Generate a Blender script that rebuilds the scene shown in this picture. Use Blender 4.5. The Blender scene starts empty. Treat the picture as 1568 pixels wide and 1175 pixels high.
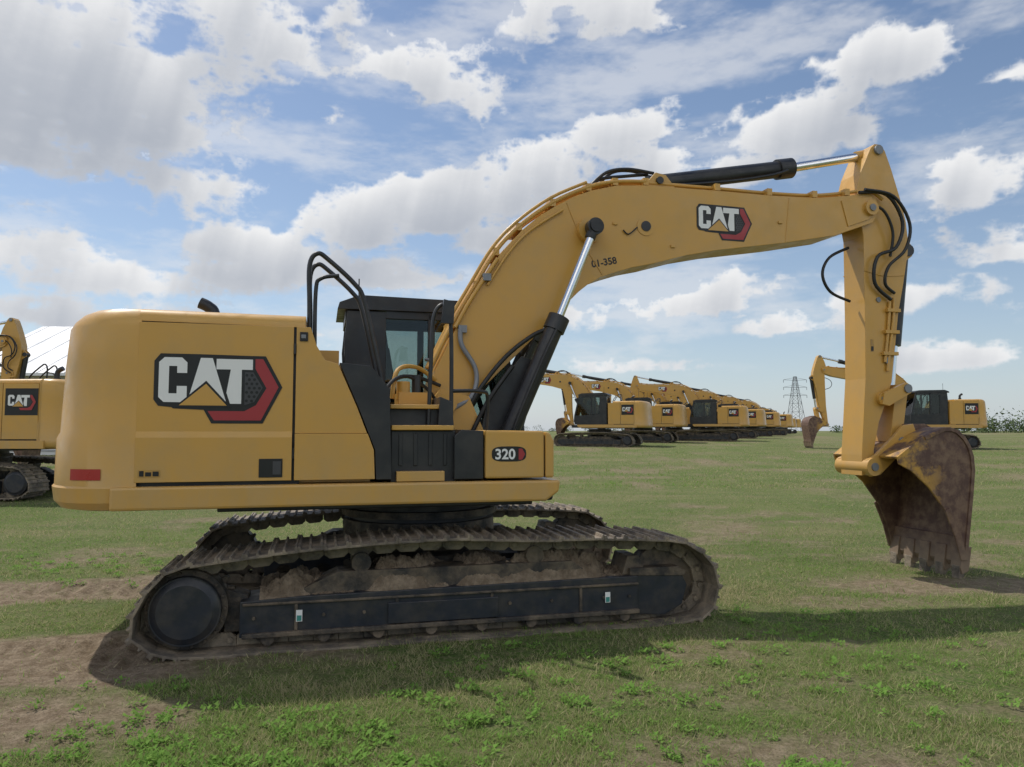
import bpy, bmesh, math, numpy as np
from mathutils import Vector
R=math.radians
scene=bpy.context.scene
scene.view_settings.view_transform='Standard'
def link(o): scene.collection.objects.link(o); return o
# ---------- camera
cd=bpy.data.cameras.new('camera'); cam=link(bpy.data.objects.new('camera',cd))
cd.sensor_width=36; cd.lens=26; cd.clip_end=8000; cam.location=(0,0,1.62); cam.rotation_euler=(R(93.66),0,0); scene.camera=cam
# ---------- sun
sd=bpy.data.lights.new('sun','SUN'); sun=link(bpy.data.objects.new('sun',sd))
sd.energy=3.6; sd.angle=R(.7); sd.color=(1,.955,.88)
sun.rotation_euler=Vector((.50,-.40,-1)).to_track_quat('-Z','Y').to_euler()
# ---------- noise
rng=np.random.default_rng(7)
PERM=rng.permutation(256).astype(np.int32); PV=rng.random(256).astype(np.float32)
def vn(x,y,z):
    xi=np.floor(x).astype(np.int32);yi=np.floor(y).astype(np.int32);zi=np.floor(z).astype(np.int32)
    fx=(x-xi).astype(np.float32);fy=(y-yi).astype(np.float32);fz=(z-zi).astype(np.float32)
    fx=fx*fx*(3-2*fx);fy=fy*fy*(3-2*fy);fz=fz*fz*(3-2*fz)
    def h(a,b,c): return PV[PERM[(PERM[(PERM[a&255]+b)&255]+c)&255]]
    a=[]
    for dz in (0,1):
        x0=h(xi,yi,zi+dz)*(1-fx)+h(xi+1,yi,zi+dz)*fx
        x1=h(xi,yi+1,zi+dz)*(1-fx)+h(xi+1,yi+1,zi+dz)*fx
        a.append(x0*(1-fy)+x1*fy)
    return a[0]*(1-fz)+a[1]*fz
def fbm(x,y,z,o=5,g=.5,bil=0.0):
    x=np.asarray(x,np.float32);y=np.asarray(y,np.float32)
    z=np.broadcast_to(np.asarray(z,np.float32),x.shape)
    s=0;a=1;t=0
    for i in range(o):
        n=vn(x,y,z)
        if bil: n=n*(1-bil)+bil*(1-np.abs(2*n-1))
        s=s+a*n;t+=a;a*=g
        x,y,z=(x*.8-y*.6)*2.03+17.3,(x*.6+y*.8)*2.03+5.1,z*2.03+3.7
    return s/t
def ss(a,b,x):
    t=np.clip((x-a)/(b-a),0,1);return t*t*(3-2*t)
# ---------- sky: cloud map computed over directions
W,Hh=4096,2048
rows=700
el=((np.arange(rows)+.5)/Hh*180).astype(np.float32)
az=(((np.arange(W)+.5)/W)*360-180).astype(np.float32)
AZ,EL=np.meshgrid(az,el)
dx=np.sin(np.radians(AZ))*np.cos(np.radians(EL));dy=np.cos(np.radians(AZ))*np.cos(np.radians(EL));dz=np.sin(np.radians(EL))
BL=[(-30,23,15,8,.37),(-19,27,13,6,.33),(-9,25,9,4.0,.34),(-13,22.5,7,3,.33),(-6.5,17.0,8,3.8,.39),(2,18.5,6,3.6,.37),(-12,15.5,6,3,.35),(-27,16,10,3.2,.33),(-31,10.5,11,3,.35),(-20,12,9,3,.33),(-10,11.5,8,2.0,.29),
(8.5,22.3,4.2,3.4,.37),(12,19,5,2.2,.30),(8,30,10,2.4,.31),(22.5,21,6,2.6,.34),(27,24.5,4.4,2.4,.36),(18,18.5,6,1.6,.29),(31.5,16,6,2.8,.35),(35,12,5,2.4,.35),(13.5,9.5,7,2.4,.36),(5,8.5,4,1.8,.32),(32,4.8,8,1.3,.33),(-28,7,16,2.6,.34),(30,9,7,1.6,.29),(36.5,22,3,1.3,.28),(20,15,7,1.2,.24),(0,14.5,9,2,.29),(20,7.5,6,1.2,.28),(38,8,6,2,.32),(-36,18,6,4,.31),(24,5,8,1,.29),(12,5,7,1,.28),
(60,20,16,8,.30),(-62,18,16,9,.30),(90,25,18,12,.30),(125,20,22,16,.36),(-105,22,22,14,.34),(180,30,30,22,.40),(-145,20,22,16,.36),(150,45,30,14,.36),(-150,50,30,14,.36)]  # clouds out of view; those behind the camera are added as fill light
mask=np.zeros_like(AZ)
warp=(fbm(dx*9,dy*9,dz*14,4)-.5)
for a,e,rx,ry,wt in BL:
    d=np.abs((AZ-a+180)%360-180)*np.cos(np.radians(EL))/rx
    ve=(EL-e); v=np.where(ve>0,ve/(ry*1.15),-ve/(ry*.75))
    r=np.sqrt(d*d+v*v)+warp*1.1
    mask=np.maximum(mask,wt*(1-ss(.1,1.5,r)))
n=fbm(dx*13,dy*13,dz*22,9,.60,.45)
n=n*.75+fbm(dx*5+9,dy*5,dz*9,4,.5)*.25
n=(n-.5)*1.4+.5
D=n+mask-.78
alpha=ss(-.03,.11,D)
wisp=ss(.44,.72,fbm(dx*6+40,dy*6,dz*20,7,.62))*.55
wisp=wisp*ss(1,7,EL)
opt=np.zeros_like(D);dens=np.clip(D+.02,0,.3)
for k in range(1,25):
    sh=int(k*2.5)
    q=np.zeros_like(D);q[:-sh]=dens[sh:]
    q=np.roll(q,-int(sh*.25),axis=1)
    opt+=q/24
lit=np.exp(-opt*8.5)*.85+.15*(1-ss(.0,.25,D))
lit=lit+(n-.5)*.25
back=ss(50,100,np.abs(AZ))
lit=np.clip(lit,0,1)*(1-back)+back*1.0  # added clouds behind the camera stay fully lit, without shading
wl=ss(.0,.05,alpha-wisp)
lit=lit*wl+(.8)*(1-wl)
alpha=np.maximum(alpha*.98,wisp*(1-back))
haze=np.exp(-EL/8.5)*.66
px=np.zeros((Hh,W,4),np.float32);px[...,3]=1
px[Hh//2:Hh//2+rows,:,0]=alpha
px[Hh//2:Hh//2+rows,:,1]=lit
px[Hh//2:Hh//2+rows,:,2]=haze
px[:Hh//2,:,2]=.66
img=bpy.data.images.new('cloud_map',W,Hh,alpha=False,float_buffer=False);img.colorspace_settings.name='Non-Color'
img.pixels.foreach_set(px.ravel());img.update();img.pack()
w=bpy.data.worlds.new('World'); scene.world=w; w.use_nodes=True
nt=w.node_tree; nt.nodes.clear();N=nt.nodes;L=nt.links
tc=N.new('ShaderNodeTexCoord');env=N.new('ShaderNodeTexEnvironment');env.image=img
mp=N.new('ShaderNodeMapping');mp.inputs['Rotation'].default_value=(0,0,R(-90));L.new(tc.outputs['Generated'],mp.inputs[0]);L.new(mp.outputs[0],env.inputs[0])
sep=N.new('ShaderNodeSeparateColor');L.new(env.outputs[0],sep.inputs[0])
sky=N.new('ShaderNodeTexSky');sky.sky_type='NISHITA';sky.sun_disc=False;sky.sun_elevation=R(57.4);sky.sun_rotation=R(-51.3)
sky.air_density=1;sky.dust_density=.6;sky.ozone_density=1.6
def mix(T,f,a,b,bt='MIX'):
    n=T.nodes.new('ShaderNodeMix');n.data_type='RGBA';n.blend_type=bt
    for s,x in ((0,f),(6,a),(7,b)):
        if isinstance(x,(tuple,float,int)): n.inputs[s].default_value=x
        else: T.links.new(x,n.inputs[s])
    return n.outputs[2]
sepd=N.new('ShaderNodeSeparateXYZ');L.new(tc.outputs['Generated'],sepd.inputs[0])
def mrn(T,v,a,b,c,d,s=True):
    n=T.nodes.new('ShaderNodeMapRange');n.interpolation_type='SMOOTHSTEP' if s else 'LINEAR'
    T.links.new(v,n.inputs[0])
    for i,x in enumerate((a,b,c,d)): n.inputs[i+1].default_value=x
    return n.outputs[0]
behind=mrn(nt,sepd.outputs[1],.25,-.35,0,1)
bright=mix(nt,behind,(8.3,8.3,8.3,1),(13,12.7,12.2,1))  # unseen clouds behind the camera brightened to fill the machine's shaded side
cc=mix(nt,sep.outputs[1],(3.2,3.55,4.2,1),bright)
c1=mix(nt,sep.outputs[2],sky.outputs[0],(5.0,5.8,6.9,1))
col=mix(nt,sep.outputs[0],c1,cc)
bg=N.new('ShaderNodeBackground');L.new(col,bg.inputs[0]);bg.inputs[1].default_value=.11
wo=N.new('ShaderNodeOutputWorld');L.new(bg.outputs[0],wo.inputs[0])
# ---------- machine frame
hd=R(14.4);HC,HS=math.cos(hd),math.sin(hd);Ox,Oy=-.9,7.27
# ---------- ground
def local(x,y): return (x-Ox)*HC+(y-Oy)*HS, -(x-Ox)*HS+(y-Oy)*HC
def height(x,y):
    t=np.maximum(0,y-9);t=t*t/(t+4)
    h=1.15*(1-np.exp(-t/29))
    h=h+(fbm(x*.25,y*.25,1.5,3)-.5)*.10*ss(9,20,y)
    h=h+(fbm(x*2.2,y*2.2,4.5,3)-.5)*.045
    lx,ly=local(x,y)
    rut=((1-ss(.28,.5,np.abs(ly+1.2)))+(1-ss(.28,.5,np.abs(ly-1.2))))*(1-ss(-2.3,-1.9,lx))*ss(-11,-9,lx)
    return h-rut*(.03+.020*np.sin(lx*6.28318/.19)*ss(.3,.5,fbm(x*1.5,y*1.5,9.9,3)))
def dirtf(x,y):
    lx,ly=local(x,y)
    n=fbm(x*.55,y*1.1,8.2,5,.55)
    d=ss(.51,.68,n)*.65
    n2=fbm(x*1.3,y*1.3,2.2,4)-.5
    lane=1-ss(.55,.95,np.abs(ly+1.25)+n2*.6)
    lane2=1-ss(.4,.8,np.abs(ly-1.2)+n2*.7)
    back=1-ss(-2.2,-1.2,lx)
    under=(1-ss(2.2,2.6,np.abs(lx)+n2))*(1-ss(1.3,1.75,np.abs(ly)+n2))
    d=np.maximum(d,lane*back*1.2);d=np.maximum(d,lane2*back);d=np.maximum(d,under)
    for cx,cy,rx,ry,wt in ((1.3,3.7,1.3,.45,.75),(-3.4,4.3,1.6,.6,.95),(4.6,7.9,1.4,.7,.8),(3.3,7.1,1.3,.28,.6),(1.0,4.7,.9,.3,.4),(4.6,5.6,1.2,.3,.5),(-6,7.6,2,.35,.8),(3.2,4.4,.9,.25,.5)):
        e=np.sqrt(((x-cx)/rx)**2+((y-cy)/ry)**2)+n2*1.3
        d=np.maximum(d,wt*(1-ss(.5,1.2,e)))
    fine=fbm(x*7,y*7,1.1,3)
    return np.clip(d*(.6+.8*fine),0,1)
def geo(a,s,q,m):
    o=[a];
    while abs(o[-1])<m: o.append(o[-1]+s);s*=q
    return o
xf=list(np.arange(-9,9.01,.045));xr=geo(9,.08,1.13,4000)[1:]
xs=np.array([-v for v in reversed(xr)]+xf+xr)
ys=np.array([-60,-20,-8,-3,0,1.2]+list(np.arange(2,11.01,.045))+geo(11,.08,1.08,4000)[1:])
X,Y=np.meshgrid(xs,ys);Z=height(X,Y)
me=bpy.data.meshes.new('ground');nv=X.size
me.vertices.add(nv);me.vertices.foreach_set('co',np.stack([X,Y,Z],-1).astype(np.float32).ravel())
ny,nx=X.shape
i=np.arange(nv).reshape(ny,nx)
q=np.stack([i[:-1,:-1],i[:-1,1:],i[1:,1:],i[1:,:-1]],-1).reshape(-1,4)
me.loops.add(q.size);me.loops.foreach_set('vertex_index',q.ravel().astype(np.int32))
me.polygons.add(len(q));me.polygons.foreach_set('loop_start',np.arange(0,q.size,4,dtype=np.int32));me.polygons.foreach_set('use_smooth',np.ones(len(q),bool))
at=me.attributes.new('dirt','FLOAT','POINT');at.data.foreach_set('value',dirtf(X,Y).astype(np.float32).ravel())
me.update();me.validate()
ground=link(bpy.data.objects.new('ground',me))
def newmat(n):
    m=bpy.data.materials.new(n);m.use_nodes=True;return m,m.node_tree,m.node_tree.nodes['Principled BSDF']
def noise(T,scale,det=4,rough=.5,vec=None,stretch=None):
    n=T.nodes.new('ShaderNodeTexNoise');n.inputs['Scale'].default_value=scale;n.inputs['Detail'].default_value=det;n.inputs['Roughness'].default_value=rough
    c=T.nodes.new('ShaderNodeTexCoord').outputs['Object']
    if stretch:
        m=T.nodes.new('ShaderNodeMapping');m.inputs['Scale'].default_value=stretch;T.links.new(c,m.inputs[0]);c=m.outputs[0]
    T.links.new(c,n.inputs['Vector']);return n.outputs[0]
m,T,B=newmat('grass_and_dirt')
a=T.nodes.new('ShaderNodeAttribute');a.attribute_name='dirt'
g1=mix(T,mrn(T,noise(T,.5,5,.6,stretch=(1,2,1)),.35,.65,0,1),(.088,.155,.032,1),(.155,.195,.062,1))
g2=mix(T,mrn(T,noise(T,18,5,.75),.38,.68,0,1),g1,(.22,.20,.105,1))
g2=mix(T,mrn(T,noise(T,45,3,.7),.35,.6,.6,0),g2,(.04,.06,.018,1))
dc=mix(T,mrn(T,noise(T,9,6,.7),.3,.7,0,1),(.17,.125,.08,1),(.34,.27,.19,1))
dc=mix(T,mrn(T,noise(T,60,3,.7),.32,.55,.6,0),dc,(.09,.065,.045,1))
stre=mrn(T,noise(T,.16,5,.6,stretch=(1,3,1)),.50,.70,0,.6)
g3=mix(T,stre,g2,(.23,.195,.11,1))
T.links.new(mix(T,a.outputs['Fac'],g3,dc),B.inputs[0]);B.inputs['Roughness'].default_value=.95
B.inputs['Specular IOR Level'].default_value=.1
bp=T.nodes.new('ShaderNodeBump');bp.inputs['Strength'].default_value=.9;bp.inputs['Distance'].default_value=.04;T.links.new(noise(T,24,6,.75),bp.inputs['Height']);T.links.new(bp.outputs[0],B.inputs['Normal'])
me.materials.append(m)
# ---------- grass blades: one mesh
def scatter(n,y0,y1,p):
    u=rng.random(n);yy=(y0**p+u*(y1**p-y0**p))**(1/p)
    xx=(rng.random(n)*2-1)*(yy*.78+.6);return xx,yy
bx=[];by=[];bh=[];bw=[];wd_=[]
for n,y0,y1,p,h,wd in ((340000,2.9,8,-.7,.034,.0065),(180000,7,20,-.6,.038,.010),(80000,18,60,-.4,.05,.028)):
    x,y=scatter(n,y0,y1,p);d=dirtf(x,y);cl=fbm(x*4.5,y*4.5,6.6,4,.6)
    k=rng.random(n)<np.clip(1.05-d*1.35,0.03,1)*ss(.26,.56,cl)
    x,y,d,cl=x[k],y[k],d[k],cl[k]
    bx.append(x);by.append(y);bh.append(h*(.3+rng.random(len(x))**2*1.2)*(.2+1.6*cl));bw.append(wd*(.6+.8*rng.random(len(x))));wd_.append(np.zeros(len(x)))
for cx,cy,rad,cnt in ((-1.5,3.95,.4,60),(-1.0,3.75,.35,50),(-.4,4.3,.4,45),(-2.0,3.8,.35,30),(1.35,3.45,.25,40),(.9,5.2,.5,30),(-6.3,8.5,1.0,60),(-4.2,8.8,.8,50),(.1,4.6,.5,40),(2.7,4.6,.5,26),(-1.25,3.5,.35,30),(.4,4.0,.5,30),(-2.6,4.6,.5,16),(3.2,6.2,.8,30),(-.2,3.5,.4,24),(2.2,3.6,.4,16),(.3,5.0,.6,30),(2.0,5.7,.7,26)):
    for c_ in range(cnt):
        r0=rad*rng.random()**.6*1.25;t0=rng.random()*6.283;px_,py_=cx+r0*math.cos(t0)*1.8,cy+r0*math.sin(t0)
        m_=26;sz=.6+.8*rng.random();r=.05*sz*rng.random(m_)**.6;t=rng.random(m_)*6.283
        bx.append(px_+r*np.cos(t));by.append(py_+r*np.sin(t));bh.append((.012+.038*rng.random(m_))*sz);bw.append((.010+.014*rng.random(m_))*sz);wd_.append(np.ones(m_))
bx=np.concatenate(bx);by=np.concatenate(by);bh=np.concatenate(bh);bw=np.concatenate(bw);wd_=np.concatenate(wd_)
n=len(bx);bz=height(bx,by)-.004
t=rng.random(n)*6.283;ln=rng.normal(0,.75,(n,2))*np.minimum(bh,.04)[:,None]
co=np.zeros((n,3,3),np.float32)
co[:,0]=np.stack([bx-bw/2*np.cos(t),by-bw/2*np.sin(t),bz],-1)
co[:,1]=np.stack([bx+bw/2*np.cos(t),by+bw/2*np.sin(t),bz],-1)
co[:,2]=np.stack([bx+ln[:,0],by+ln[:,1],bz+bh],-1)
wk=wd_>0
co[wk,0,2]+=bh[wk]*.75;co[wk,1,2]+=bh[wk]*.6
co[wk,2,0]=bx[wk]-bw[wk]*np.sin(t[wk]);co[wk,2,1]=by[wk]+bw[wk]*np.cos(t[wk])
gm=bpy.data.meshes.new('grass');gm.vertices.add(n*3);gm.vertices.foreach_set('co',co.ravel())
gm.loops.add(n*3);gm.loops.foreach_set('vertex_index',np.arange(n*3,dtype=np.int32))
gm.polygons.add(n);gm.polygons.foreach_set('loop_start',np.arange(0,n*3,3,dtype=np.int32))
tint=np.clip(rng.random(n)*.8+(fbm(bx*.8,by*.8,3.3,4)-.33)*1.3,0,1)
tint=np.where(wd_>0,.22*rng.random(n),tint)
at=gm.attributes.new('tint','FLOAT','POINT');at.data.foreach_set('value',np.repeat(tint,3).astype(np.float32))
gm.update();grass=link(bpy.data.objects.new('grass',gm))
m,T,B=newmat('grass_blades');T.nodes.remove(B)
a=T.nodes.new('ShaderNodeAttribute');a.attribute_name='tint'
cr=T.nodes.new('ShaderNodeValToRGB');T.links.new(a.outputs['Fac'],cr.inputs[0])
e=cr.color_ramp.elements;e[0].color=(.22,.39,.085,1);e[1].color=(.48,.42,.25,1);x=cr.color_ramp.elements.new(.5);x.color=(.215,.30,.085,1)
df=T.nodes.new('ShaderNodeBsdfDiffuse');tr=T.nodes.new('ShaderNodeBsdfTranslucent');mx=T.nodes.new('ShaderNodeMixShader');mx.inputs[0].default_value=.45
T.links.new(cr.outputs[0],df.inputs[0]);T.links.new(cr.outputs[0],tr.inputs[0]);T.links.new(df.outputs[0],mx.inputs[1]);T.links.new(tr.outputs[0],mx.inputs[2]);T.links.new(mx.outputs[0],T.nodes['Material Output'].inputs[0])
gm.materials.append(m)
# ---------- materials
M={}
def paint(k,name,col,rough=.4,metal=0,dust=None,df_=.25,coat=0,sc=3,bump=0,low=None,lo=.38):
    m,T,B=newmat(name);M[k]=m
    c=col+(1,)
    o=None
    if dust: o=mix(T,mrn(T,noise(T,sc,7,.65),lo,lo+.34,0,df_),c,dust+(1,))
    if low:
        cc_=T.nodes.new('ShaderNodeTexCoord');sp_=T.nodes.new('ShaderNodeSeparateXYZ');T.links.new(cc_.outputs['Object'],sp_.inputs[0])
        gz_=mrn(T,sp_.outputs[2],1.7,1.0,0,low)
        ge=T.nodes.new('ShaderNodeNewGeometry');sn=T.nodes.new('ShaderNodeSeparateXYZ');T.links.new(ge.outputs['Normal'],sn.inputs[0])
        up=mrn(T,sn.outputs[2],.3,1,0,.35)
        mm=T.nodes.new('ShaderNodeMath');mm.operation='MAXIMUM';T.links.new(gz_,mm.inputs[0]);T.links.new(up,mm.inputs[1])
        m2=T.nodes.new('ShaderNodeMath');m2.operation='MULTIPLY';T.links.new(mm.outputs[0],m2.inputs[0]);T.links.new(mrn(T,noise(T,7,7,.7,stretch=(1,1,.4)),.3,.65,.15,1),m2.inputs[1])
        o=mix(T,m2.outputs[0],o,(.42,.31,.18,1))
    if o is not None: T.links.new(o,B.inputs[0])
    else: B.inputs[0].default_value=c
    T.links.new(mrn(T,noise(T,sc*2.3,5,.6),.3,.7,rough*.8,min(1,rough*1.35)),B.inputs['Roughness'])
    B.inputs['Metallic'].default_value=metal;B.inputs['Coat Weight'].default_value=coat;B.inputs['Coat Roughness'].default_value=.2
    if bump:
        b=T.nodes.new('ShaderNodeBump');b.inputs['Strength'].default_value=bump;b.inputs['Distance'].default_value=.02
        T.links.new(noise(T,30,5,.7),b.inputs['Height']);T.links.new(b.outputs[0],B.inputs['Normal'])
    return m
paint('Y','yellow_paint',(.565,.31,.060),.36,dust=(.44,.28,.10),df_=.45,coat=.12,low=.40)
paint('K','black_paint',(.013,.014,.017),.38,dust=(.06,.055,.05),df_=.5)
paint('J','navy_black_paint',(.014,.018,.028),.42,dust=(.06,.052,.045),df_=.7,sc=5)
paint('F','undercarriage_black',(.020,.019,.02),.6,dust=(.17,.13,.09),df_=.95,sc=5,bump=.4,lo=.33)
paint('S','track_shoe_steel',(.095,.08,.066),.65,dust=(.31,.25,.18),df_=.95,sc=5,bump=.7,lo=.33)
paint('D','dry_mud',(.15,.11,.075),.95,dust=(.32,.25,.18),df_=.9,sc=9,bump=1.0)
paint('H','rubber_hose',(.015,.015,.016),.45)
paint('C','chrome_rod',(.75,.76,.78),.14,metal=1)
paint('W','white_decal',(.76,.76,.76),.4)
paint('R','red_decal',(.34,.03,.035),.35)
paint('N','dark_decal',(.05,.05,.055),.4)
paint('B','black_decal',(.008,.008,.008),.4)
paint('T','tent_white',(.74,.75,.77),.6,dust=(.6,.6,.58),df_=.5,sc=.4)
paint('P','beige_wall',(.50,.48,.43),.7)
paint('G','grey_steel',(.22,.23,.25),.5,metal=.3)
paint('E','seat_fabric',(.03,.03,.035),.9)
paint('L','reflector_red',(.36,.025,.02),.3)
paint('Q','teal_label',(.05,.25,.22),.5)
paint('Z','worn_yellow',(.52,.29,.05),.5,dust=(.22,.15,.09),df_=.8,sc=5)
m,T,B=newmat('bucket_paint');M['U']=m
f=mrn(T,noise(T,3.5,8,.7),.42,.58,0,1)
c=T.nodes.new('ShaderNodeTexCoord');sp=T.nodes.new('ShaderNodeSeparateXYZ');T.links.new(c.outputs['Object'],sp.inputs[0])
gx=mrn(T,sp.outputs[0],5.35,5.8,0,1)
ad=T.nodes.new('ShaderNodeMath');ad.operation='ADD';ad.use_clamp=True;T.links.new(f,ad.inputs[0]);T.links.new(gx,ad.inputs[1])
br=mix(T,mrn(T,noise(T,9,6,.65),.35,.7,0,1),(.085,.042,.032,1),(.20,.125,.08,1))
br=mix(T,mrn(T,sp.outputs[2],.5,.05,0,.8),br,(.24,.18,.12,1))
T.links.new(mix(T,ad.outputs[0],(.50,.28,.05,1),br),B.inputs[0]);B.inputs['Roughness'].default_value=.6
m,T,B=newmat('cab_glass');T.nodes.remove(B);M['X']=m
tr=T.nodes.new('ShaderNodeBsdfTransparent');tr.inputs[0].default_value=(.66,.72,.70,1);gl=T.nodes.new('ShaderNodeBsdfGlossy');gl.inputs['Roughness'].default_value=.03
fr=T.nodes.new('ShaderNodeFresnel');fr.inputs[0].default_value=1.5;mx=T.nodes.new('ShaderNodeMixShader');T.links.new(fr.outputs[0],mx.inputs[0]);T.links.new(tr.outputs[0],mx.inputs[1]);T.links.new(gl.outputs[0],mx.inputs[2]);T.links.new(mx.outputs[0],T.nodes['Material Output'].inputs[0])
# ---------- mesh builder
def catmull(P,closed=False,k=8):
    P=[Vector(p) for p in P];n=len(P);o=[]
    for i in range(n if closed else n-1):
        if closed: a,b,c,d=P[i-1],P[i],P[(i+1)%n],P[(i+2)%n]
        else: a,b,c,d=P[max(i-1,0)],P[i],P[i+1],P[min(i+2,n-1)]
        for j in range(k):
            t=j/k;o.append(.5*((2*b)+(c-a)*t+(2*a-5*b+4*c-d)*t*t+(3*b-a-3*c+d)*t**3))
    if not closed:o.append(P[-1])
    return o
class MB:
    def __init__(s): s.v=[];s.f=[];s.m=[];s.s=[]
    def add(s,vs,fs,mat,sm=False):
        b=len(s.v);s.v+= [tuple(v) for v in vs]
        for f in fs: s.f.append([b+i for i in f]);s.m.append(mat);s.s.append(sm)
    def prism(s,pts,a,b,mat,ax='y'):
        n=len(pts)
        if ax=='y': v=[(x,a,z) for x,z in pts]+[(x,b,z) for x,z in pts]
        elif ax=='z': v=[(x,y,a) for x,y in pts]+[(x,y,b) for x,y in pts]
        else: v=[(a,y,z) for y,z in pts]+[(b,y,z) for y,z in pts]
        s.add(v,[list(range(n)),list(range(2*n-1,n-1,-1))]+[[i,(i+1)%n,n+(i+1)%n,n+i] for i in range(n)],mat)
    def box(s,x0,x1,y0,y1,z0,z1,mat): s.prism([(x0,z0),(x1,z0),(x1,z1),(x0,z1)],y0,y1,mat)
    def cyl(s,p0,p1,r,mat,n=20,r2=None,cap=True):
        p0=Vector(p0);p1=Vector(p1);d=(p1-p0).normalized();r2=r if r2 is None else r2
        u=d.orthogonal().normalized();w=d.cross(u)
        A=[p0+(u*math.cos(6.28318*i/n)+w*math.sin(6.28318*i/n))*r for i in range(n)]
        Bq=[p1+(u*math.cos(6.28318*i/n)+w*math.sin(6.28318*i/n))*r2 for i in range(n)]
        s.add(A+Bq,[[i,(i+1)%n,n+(i+1)%n,n+i] for i in range(n)],mat,True)
        if cap: s.add(A,[list(range(n))[::-1]],mat);s.add(Bq,[list(range(n))],mat)
    def tube(s,P,r,mat,n=8,k=6,sm=True):
        Q=catmull(P,False,k) if sm else [Vector(p) for p in P]
        V=[];up=None
        for i,p in enumerate(Q):
            d=(Q[min(i+1,len(Q)-1)]-Q[max(i-1,0)]).normalized()
            up=d.orthogonal().normalized() if up is None else (up-d*up.dot(d)).normalized()
            w=d.cross(up)
            V+=[p+(up*math.cos(6.28318*j/n)+w*math.sin(6.28318*j/n))*r for j in range(n)]
        F=[[i*n+j,i*n+(j+1)%n,(i+1)*n+(j+1)%n,(i+1)*n+j] for i in range(len(Q)-1) for j in range(n)]
        s.add(V,F,mat,True);s.add(V[:n],[list(range(n))],mat);s.add(V[-n:],[list(range(n))],mat)
    def sheet(s,pts,y,mat): s.add([(x,y,z) for x,z in pts],[list(range(len(pts)))],mat)
    def finish(s,name,parent=None,bevel=0,seg=2,sharp=None):
        me=bpy.data.meshes.new(name);me.from_pydata(s.v,[],s.f)
        ks=sorted(set(s.m));
        for k in ks: me.materials.append(M[k])
        me.polygons.foreach_set('material_index',[ks.index(k) for k in s.m])
        me.polygons.foreach_set('use_smooth',s.s)
        bm=bmesh.new();bm.from_mesh(me);bmesh.ops.recalc_face_normals(bm,faces=bm.faces);bm.to_mesh(me);bm.free()
        if sharp: me.set_sharp_from_angle(angle=R(sharp))
        o=link(bpy.data.objects.new(name,me));o.parent=parent
        if bevel:
            b=o.modifiers.new('bevel','BEVEL');b.width=bevel;b.segments=seg;b.limit_method='ANGLE';b.angle_limit=R(35)
        return o
# ---------- excavator parts (metres; x forward, y left, z up; origin on the ground under the swing centre)
TR=[(-2.24,.24),(-2.19,.41),(-2.08,.57),(-1.96,.66),(-1.79,.70),(-1.35,.745),(-.89,.78),(-.46,.81),(.10,.81),(.9,.78),(1.46,.765),(1.93,.74),(2.14,.67),(2.32,.51),(2.38,.29),(2.32,.10),(2.16,0),(1.74,-.03),(.62,-.03),(-.4,-.03),(-1.33,-.03),(-1.86,-.02),(-2.07,.03),(-2.20,.12)]
def trackpath(N_):
    Q=catmull([(x,0,z) for x,z in TR],True,10);Q.append(Q[0])
    c=[0]
    for a,b in zip(Q,Q[1:]): c.append(c[-1]+(b-a).length)
    o=[];xs_=[p.x for p in Q];zs_=[p.z for p in Q]
    for i in range(N_):
        l=c[-1]*i/N_;p=(np.interp(l,c,xs_),np.interp(l,c,zs_));l2=(l+.04)%c[-1];l0=(l-.04)%c[-1]
        t=(np.interp(l2,c,xs_)-np.interp(l0,c,xs_),np.interp(l2,c,zs_)-np.interp(l0,c,zs_));q=math.hypot(*t)
        o.append((p,(t[0]/q,t[1]/q)))
    return o,c[-1]/N_
def tracks(mb,yc):
    P,sp=trackpath(54);y0,y1=yc-.34,yc+.34;L_=sp*.49
    for kk,((px_,pz),(tx,tz)) in enumerate(P):
        nx_,nz=-tz,tx;jj=.005*math.sin(kk*7.3);dy_=.006*math.sin(kk*4.1)
        def q(a,b): return (px_+tx*a+nx_*(b+jj),pz+tz*a+nz*(b+jj))
        prof=[q(-L_,-.05),q(L_*1.08,-.05),q(L_*1.08,-.032),q(L_,-.0),q(L_*.85,0),q(L_*.75,-.03),q(L_*.12,-.03),q(L_*.05,-.008),q(-L_*.1,-.008),q(-L_*.16,-.03),q(-L_*.72,-.03),q(-L_*.8,-.006),q(-L_,-.006)]
        mb.prism(prof,y0+dy_,y1+dy_,'S')
        for dy in (-.09,.09):
            mb.prism([q(-L_*1.0,-.12),q(-L_*.6,-.15),q(L_*.6,-.15),q(L_*1.0,-.12),q(L_*1.0,-.052),q(-L_*1.0,-.052)],yc+dy-.022,yc+dy+.022,'S')
        a_=q(-L_*.55,-.10);mb.cyl((a_[0],yc-.13,a_[1]),(a_[0],yc+.13,a_[1]),.022,'S',8)
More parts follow.
